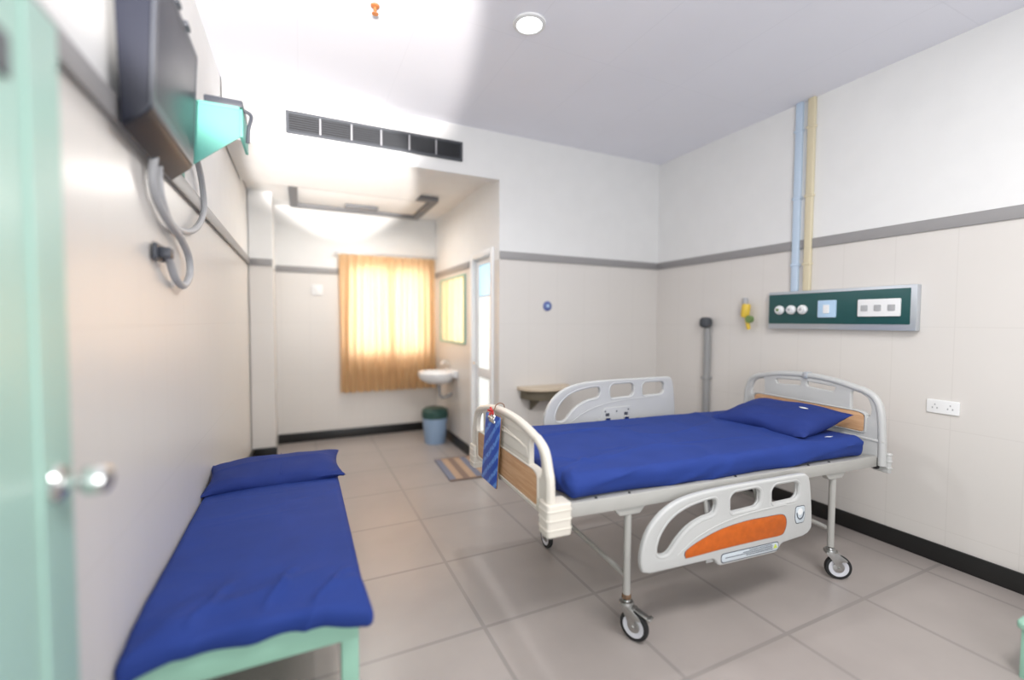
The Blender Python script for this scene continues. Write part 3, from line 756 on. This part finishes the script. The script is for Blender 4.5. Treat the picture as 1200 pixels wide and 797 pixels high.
br = thing('wall_bracket_shelf', 'teal steel bracket shelf on the left wall behind the television', 'shelf', (XL, 2.34, -.015))
bm = box(0, .255, -.11, .12, 2.322, 2.334, .002); box(.243, .255, -.11, .12, 2.21, 2.334, .002, bm=bm)
obj('shelf_plate', bm, 'teal', br)
for y in (-.104,):
    obj('gusset', plate([fillet([(.0, 2.03), (.03, 2.03), (.245, 2.21), (.245, 2.325), (0, 2.325)], .004, 2)], .006, .001, 1, XZ(y)), 'teal', br)
obj('back_plate', box(0, .006, -.11, .12, 2.07, 2.334, .001), 'teal', br)
stb = thing('set_top_box', 'small dark box sitting on the teal bracket shelf', 'box', (-.285, 2.34, 2.322))
obj('box_body', box(-.07, .07, -.09, .09, 0, .035, .006), 'darkgrey', stb)
obj('cable_tail', tube(crom([(.07, -.02, .02), (.095, -.02, 0), (.085, -.03, -.06), (.08, -.02, -.12)], 6), .008, 8), 'darkgrey', stb)
obj('foot', box(-.05, .05, -.07, .07, -.002, .001), 'black', stb)

c1 = obj('television_cable', tube(crom([(-.44, 1.97, 2.05), (-.452, 1.985, 1.95), (-.45, 2.0, 1.86), (-.45, 2.13, 1.79), (-.45, 2.36, 1.80), (-.45, 2.62, 1.87), (-.45, 2.80, 2.00), (-.45, 2.72, 2.16), (-.452, 2.52, 2.24), (-.452, 2.36, 2.24)], 8), .014, 10), 'cable')
tag(c1, 'pale grey cable looping down from the television and back up', 'cable', 'cables below the television')
c2 = obj('television_cable', tube(crom([(-.44, 1.90, 2.00), (-.455, 1.93, 1.88), (-.45, 2.06, 1.80), (-.45, 2.28, 1.76), (-.45, 2.42, 1.70), (-.45, 2.43, 1.62), (-.45, 2.31, 1.565), (-.45, 2.18, 1.585), (-.45, 2.10, 1.64), (-.45, 2.05, 1.664)], 8), .014, 10), 'cable')
tag(c2, 'pale grey cable hanging in a low loop to the dark wall socket', 'cable', 'cables below the television')
sk = thing('wall_socket', 'small dark grey socket on the left wall below the television', 'socket', (XL, 2.02, 1.664))
obj('socket_plate', plate([rrect(-.06, .06, -.03, .03, .006)], .012, .003, 2, YZ(.006)), 'darkgrey', sk)
obj('plug', box(.012, .045, -.03, .03, -.018, .018, .004), 'darkgrey', sk)

# ================================================================== BULKHEAD AND BAY CEILING
v_ = thing('ventilation_grille', 'long dark air conditioning grille on the bulkhead', 'vent', (0, YB, 0))
gx0, gx1, gz0, gz1 = -.075, 1.235, 2.775, 2.915
obj('grille_backing', box(gx0, gx1, -.006, 0, gz0, gz1), 'black', v_)
obj('grille_frame', plate([rrect(gx0-.01, gx1+.01, gz0-.01, gz1+.01, .004, 2), rrect(gx0+.012, gx1-.012, gz0+.012, gz1-.012, .003, 2)], .016, .003, 2, XZ(-.008)), 'vent', v_)
bm = bmesh.new()
for k in range(7):
    z = gz0+.022 + k*.0165
    box(gx0+.012, gx1-.012, -.008, .004, -.002, .002, bm=bm, mtx=Matrix.Translation((0, -.006, z)) @ Matrix.Rotation(.5, 4, 'X'))
o = obj('louvre_slats', bm, 'vent', v_)
for k in range(1, 6):
    x = gx0 + (gx1-gx0)*k/6; obj('divider', box(x-.006, x+.006, -.016, 0, gz0+.01, gz1-.01, .002), 'divider', v_)

# ceiling hatch frame in the window bay
hf = thing('ceiling_hatch', 'dark metal framed hatch in the ceiling of the window bay', 'ceiling hatch', (0, 0, ZA))
obj('hatch_frame', plate([rrect(-.10, 1.32, 4.62, 5.56, .02, 3), rrect(-.02, 1.24, 4.70, 5.46, .01, 3)], .05, .004, 2, XY(-.025)), 'ventframe', hf)
obj('hatch_panel', box(-.03, 1.25, 4.69, 5.47, -.018, 0, .003), 'shelf_top' if False else 'paint', hf)
obj('hatch_latch', box(.45, .80, 5.24, 5.38, -.05, -.018, .006), 'ventframe', hf)

# downlight and sprinkler on the main ceiling
dl = thing('downlight', 'round lit downlight in the main ceiling above the hospital bed', 'ceiling light', (1.162, 2.263, ZC))
obj('downlight_ring', lathe([(.068, 0), (.092, 0), (.090, -.010), (.073, -.014), (.068, -.010), (.068, 0)], 36), 'mattint', dl)
obj('diffuser', lathe([(0, -.013), (.055, -.012), (.069, -.006), (.069, 0)], 32), 'glow', dl)
ld = light('downlight_bulb', 'SPOT', (0, 0, -.03), (0, 0, -1), 50, (.95, .98, 1), spot_size=math.radians(150), spot_blend=.8, shadow_soft_size=.06); ld.parent = dl; ld.location = (0, 0, -.03); ld.rotation_euler = (0, 0, 0)
sp = thing('fire_sprinkler', 'small orange bronze sprinkler head on the main ceiling', 'sprinkler', (.37, 2.49, ZC))
obj('escutcheon', lathe([(0, 0), (.022, 0), (.021, -.006), (.010, -.009), (0, -.009)], 24), 'copper', sp)
obj('sprinkler_body', lathe([(0, -.009), (.008, -.009), (.008, -.026), (.005, -.028), (.005, -.038), (.016, -.040), (.016, -.043), (0, -.043)], 20), 'copper', sp)

# ================================================================== FAR BAY THINGS
def curtain_bm(x0, x1, z0, z1, y, folds, ph):
    bm = bmesh.new(); nx, nz = 90, 24; g = []
    for i in range(nx+1):
        a = i/nx; row = []
        for j in range(nz+1):
            b = j/nz; amp = .020*(.5+.5*(1-b)) + .006
            yy = y + amp*math.sin(a*folds*2*PI + ph + .5*math.sin(b*3+a*5)) + .008*noise.noise(Vector((a*9, b*2, ph)))
            xx = x0 + (x1-x0)*a + .006*math.sin(b*4+a*20)
            row.append(bm.verts.new((xx, yy, z0 + (z1-z0)*b + .006*math.sin(a*folds*2*PI)*(1-b))))
        g.append(row)
    for i in range(nx):
        for j in range(nz): bm.faces.new((g[i][j], g[i+1][j], g[i+1][j+1], g[i][j+1]))
    ext = bmesh.ops.solidify(bm, geom=bm.faces[:], thickness=.0015)
    return bm
ct = thing('curtain', 'gold curtain in two gathered panels over the far window', 'curtain', (0, YF, 0))
obj('curtain_panel', curtain_bm(.41, 1.02, .56, 2.21, -.075, 7, 0), 'curtain', ct, angle=80)
obj('curtain_panel', curtain_bm(1.0, 1.60-.03, .56, 2.21, -.085, 7, 1.5), 'curtain', ct, angle=80)
rod = thing('curtain_rod', 'thin grey rod carrying the gold curtain', 'curtain rod', (0, YF, 0))
obj('rod', tube([(.36, -.08, 2.23), (1.585, -.08, 2.23)], .010, 12), 'alu', rod)
for x in (.39, 1.0, 1.56): obj('rod_bracket', tube([(x, 0, 2.23), (x, -.08, 2.23)], .006, 8), 'alu', rod)
sw = thing('wall_plate', 'white switch plate on the far wall left of the curtain', 'switch', (.17, YF, 1.78))
obj('plate', plate([rrect(-.06, .06, -.06, .06, .01)], .012, .003, 2, XZ(-.006)), 'white', sw)
obj('rocker', box(-.02, .02, -.018, -.010, -.03, .03, .003), 'white', sw)

mi = thing('wall_mirror', 'rectangular mirror above the basin on the bay wall', 'mirror', (XA, 5.0, 1.55))
obj('mirror_glass', box(-.012, -.004, -.44, .44, -.36, .36), 'mirror', mi)
obj('mirror_frame', plate([rrect(-.46, .46, -.38, .38, .01, 2), rrect(-.435, .435, -.355, .355, .006, 2)], .02, .003, 2, YZ(-.010)), 'mint_steel', mi)

ba = thing('wash_basin', 'white wall hung wash basin under the mirror in the bay', 'basin', (XA, 5.0, 0))
bm = bmesh.new(); seg = 32; rings = []
def ell(rx, ry, z, cx): return [bm.verts.new((cx - rx*math.cos(t)*1.0, ry*math.sin(t), z)) for t in [2*PI*k/seg for k in range(seg)]]
prof = [(.05, .07, .70, -.14), (.13, .15, .715, -.17), (.185, .22, .76, -.195), (.20, .245, .80, -.20), (.20, .25, .835, -.20), (.192, .24, .84, -.20), (.165, .205, .832, -.205), (.15, .18, .79, -.20), (.10, .12, .755, -.19), (.02, .02, .748, -.19)]
for p in prof: rings.append(ell(*p))
for A, B in zip(rings, rings[1:]):
    for k in range(seg): bm.faces.new((A[k], A[(k+1) % seg], B[(k+1) % seg], B[k]))
bm.faces.new(rings[0]); bm.faces.new(rings[-1])
box(-.05, 0, -.20, .20, .78, .86, .01, bm=bm)
obj('basin_bowl', bm, 'porcelain', ba)
obj('tap', tube(crom([(-.04, 0, .86), (-.04, 0, .93), (-.07, 0, .96), (-.12, 0, .95), (-.13, 0, .92)], 6), .011, 12), 'chrome', ba)
obj('waste_pipe', tube(crom([(-.16, 0, .71), (-.16, 0, .60), (-.13, 0, .54), (-.07, 0, .55), (0, 0, .58)], 6), .020, 12), 'greypipe', ba)
bn = thing('waste_bin', 'pale blue waste bin with dark green rim under the basin', 'bin', (1.40, 5.08, 0))
obj('bin_body', lathe([(0, 0), (.115, 0), (.118, .005), (.145, .30), (.140, .30), (.112, .012), (0, .012)], 32), 'binblue', bn)
tag(obj('bin_lid', lathe([(.150, .30), (.155, .34), (.15, .385), (.12, .41), (0, .42), (0, .40), (.14, .38), (.142, .30), (.150, .30)], 32), 'bingreen', bn), 'dark green lid')

rg = thing('floor_mat', 'small blue and orange striped mat on the floor of the bay', 'mat', (1.38, 4.08, 0), math.radians(-3))
cols = ['navy', 'shelf_top', 'copper', 'shelf_top', 'navy']
M['mat1'] = mat('mat blue grey weave', (.17, .18, .24), .95, bump=.5, bscale=300); M['mat2'] = mat('mat tan weave', (.42, .29, .20), .95, bump=.5, bscale=300); M['mat3'] = mat('mat brown weave', (.22, .15, .12), .95, bump=.5, bscale=300)
bm = bmesh.new(); x = -.19
for k, mi_ in enumerate((0, 1, 2, 1, 0, 1)):
    box(x, x+.0633, -.31, .31, .001, .010, bm=bm, mi=mi_); x += .0633
obj('mat_weave', bm, ['mat1', 'mat2', 'mat3'], rg)
for sgn in (-1, 1): obj('mat_hem', box(-.19, .19, sgn*.318-.010, sgn*.318+.010, .001, .012, .003), 'mat3', rg)

# ================================================================== END WALL THINGS
rb = thing('wall_badge', 'small round navy switch on the end wall above the bed', 'switch', (2.08, YB, 1.567))
obj('round_plate', lathe([(0, 0), (.045, 0), (.045, .008), (.038, .012), (0, .012)], 28, Matrix.Rotation(PI/2, 4, 'X')), 'navy', rb)
obj('button', lathe([(0, .012), (.016, .012), (.015, .019), (0, .020)], 20, Matrix.Rotation(PI/2, 4, 'X')), 'paleblue', rb)
sf = thing('wall_shelf', 'rounded beige shelf with dark shade built in beneath, on the end wall', 'shelf', (2.03, YB, 0))
arc = [(-.26, 0)] + [(.26*-math.cos(t), -.24*math.sin(t)**.8) for t in [PI*k/20 for k in range(1, 20)]] + [(.26, 0)]
obj('shelf_top', plate([arc], .03, .006, 3, XY(.815)), 'shelf_top', sf)
obj('underside_shade', plate([[(x*.86, y*.86) for x, y in arc]], .085, .004, 2, XY(.758)), 'shelf_dark', sf)  # solid dark block standing in for the shade beneath the shelf
for x in (-.12, .12): obj('shelf_bracket', plate([fillet([(0, .60), (0, .72), (-.16, .72), (-.15, .70)], .008, 2)], .02, .003, 2, Matrix(((0, 0, 1, x), (1, 0, 0, 0), (0, 1, 0, 0), (0, 0, 0, 1)))), 'shelf_dark', sf)

# ================================================================== RIGHT WALL THINGS
pn = thing('bedhead_service_panel', 'dark teal medical service panel on the wall above the bed head', 'service panel', (XR, 1.885, 1.52))
obj('panel_body', box(-.05, 0, -.475, .475, -.145, .14, .004), 'alu', pn)
obj('front_plate', box(-.056, -.048, -.445, .468, -.105, .120, .003), 'panelteal', pn)
tag(obj('socket_strip', plate([rrect(-.40, -.165, -.055, .058, .008)], .018, .003, 2, YZ(-.060)), 'white', pn), 'white socket strip')
for k in range(3): obj('socket_holes', plate([rrect(-.375+k*.075, -.335+k*.075, -.02, .02, .006)], .004, .001, 1, YZ(-.070)), 'cable', pn)
tag(obj('light_switch', plate([rrect(-.03, .09, -.06, .062, .008)], .018, .003, 2, YZ(-.060)), 'paleblue', pn), 'pale blue switch')
obj('switch_rocker', plate([rrect(.01, .05, -.03, .03, .004)], .008, .002, 2, YZ(-.071)), 'white', pn)
for y in (.20, .285, .375):
    g = obj('gas_outlet', lathe([(0, 0), (.034, 0), (.034, .014), (.024, .02), (.022, .034), (0, .034)], 24, Matrix.Translation((-.056, y, 0)) @ Matrix.Rotation(-PI/2, 4, 'Y')), 'white', pn)
    obj('outlet_core', lathe([(0, .034), (.012, .034), (.010, .040), (0, .040)], 16, Matrix.Translation((-.056, y, 0)) @ Matrix.Rotation(-PI/2, 4, 'Y')), 'olive' if y > .3 else 'cable', g)
for y, m_, lab in ((2.178, 'pipeblue', 'pale blue vertical duct from the ceiling to the service panel'), (2.088, 'pipeyellow', 'pale yellow vertical duct beside the pale blue one')):
    pp = thing('wall_duct', lab, 'duct', (XR, y, 0), 0, 'vertical ducts above the service panel')
    obj('duct_body', box(-.030, 0, -.026, .026, 1.66, ZC, .008, 3), m_, pp)
    for z in (1.85, 2.35, 2.85): obj('duct_clip', box(-.034, 0, -.030, .030, z, z+.02, .003), m_, pp)
fl = thing('flow_regulator', 'yellow regulator with green knob on the right wall beside the panel', 'regulator', (XR, 2.55, 1.50))
obj('gauge_tube', lathe([(0, .13), (.018, .128), (.024, .12), (.024, .08), (.020, .07), (0, .07)], 20, Matrix.Translation((-.055, .015, 0))), 'cable', fl)
obj('regulator_body', lathe([(0, .08), (.028, .078), (.034, .06), (.034, -.02), (.026, -.035), (0, -.036)], 24, Matrix.Translation((-.055, .012, 0)) @ Matrix.Rotation(.15, 4, 'X')), 'yellow', fl)
bm = tube(crom([(-.055, .005, -.02), (-.06, -.01, -.06), (-.06, -.02, -.10), (-.05, -.02, -.13)], 5), .016, 12)
obj('outlet_hose', bm, 'yellow', fl)
obj('knob', lathe([(0, 0), (.03, 0), (.032, .02), (.028, .035), (0, .037)], 20, Matrix.Translation((-.06, -.045, -.05)) @ Matrix.Rotation(-PI/2, 4, 'Y')), 'olive', fl)
obj('wall_stub', tube([(0, .012, .03), (-.05, .012, .03)], .014, 12), 'chrome', fl)
cn = thing('grey_conduit', 'grey vertical conduit with round junction head in the corner of the right wall', 'conduit', (XR, 2.962, 0))
obj('conduit_pipe', tube([(-.035, 0, .0), (-.035, 0, 1.39)], .030, 18), 'greypipe', cn)
obj('junction_head', lathe([(0, 1.47), (.03, 1.468), (.05, 1.455), (.056, 1.42), (.052, 1.39), (.035, 1.375), (0, 1.375)], 24, Matrix.Translation((-.057, 0, 0))), 'vent', cn)
for z in (.3, .9): obj('conduit_clip', box(-.07, 0, -.035, .035, z, z+.02, .003), 'greypipe', cn)
so = thing('wall_socket', 'white double socket on the right wall right of the headboard', 'socket', (XR, 1.285, .929))
obj('socket_plate', plate([rrect(-.075, .075, -.04, .04, .008)], .010, .003, 2, YZ(-.005)), 'white', so)
bm = bmesh.new()
for y in (-.035, .035):
    for dy, dz in ((-.011, -.008), (.011, -.008), (0, .012)): box(-.0112, -.0095, y+dy-.003, y+dy+.003, dz-.005, dz+.005, bm=bm)
obj('socket_holes', bm, 'cable', so)

# mint stool just entering the lower right corner
st = thing('steel_stool', 'mint green steel stool just entering the lower right corner', 'stool', (2.78, .55, 0))
for x in (-.17, .17):
    for y in (-.14, .14): obj('leg', box(x-.015, x+.015, y-.015, y+.015, 0, .20, .003), 'mint_steel', st)
obj('seat', plate([rrect(-.20, .20, -.17, .17, .03)], .03, .008, 3, XY(.215)), 'mint_steel', st)
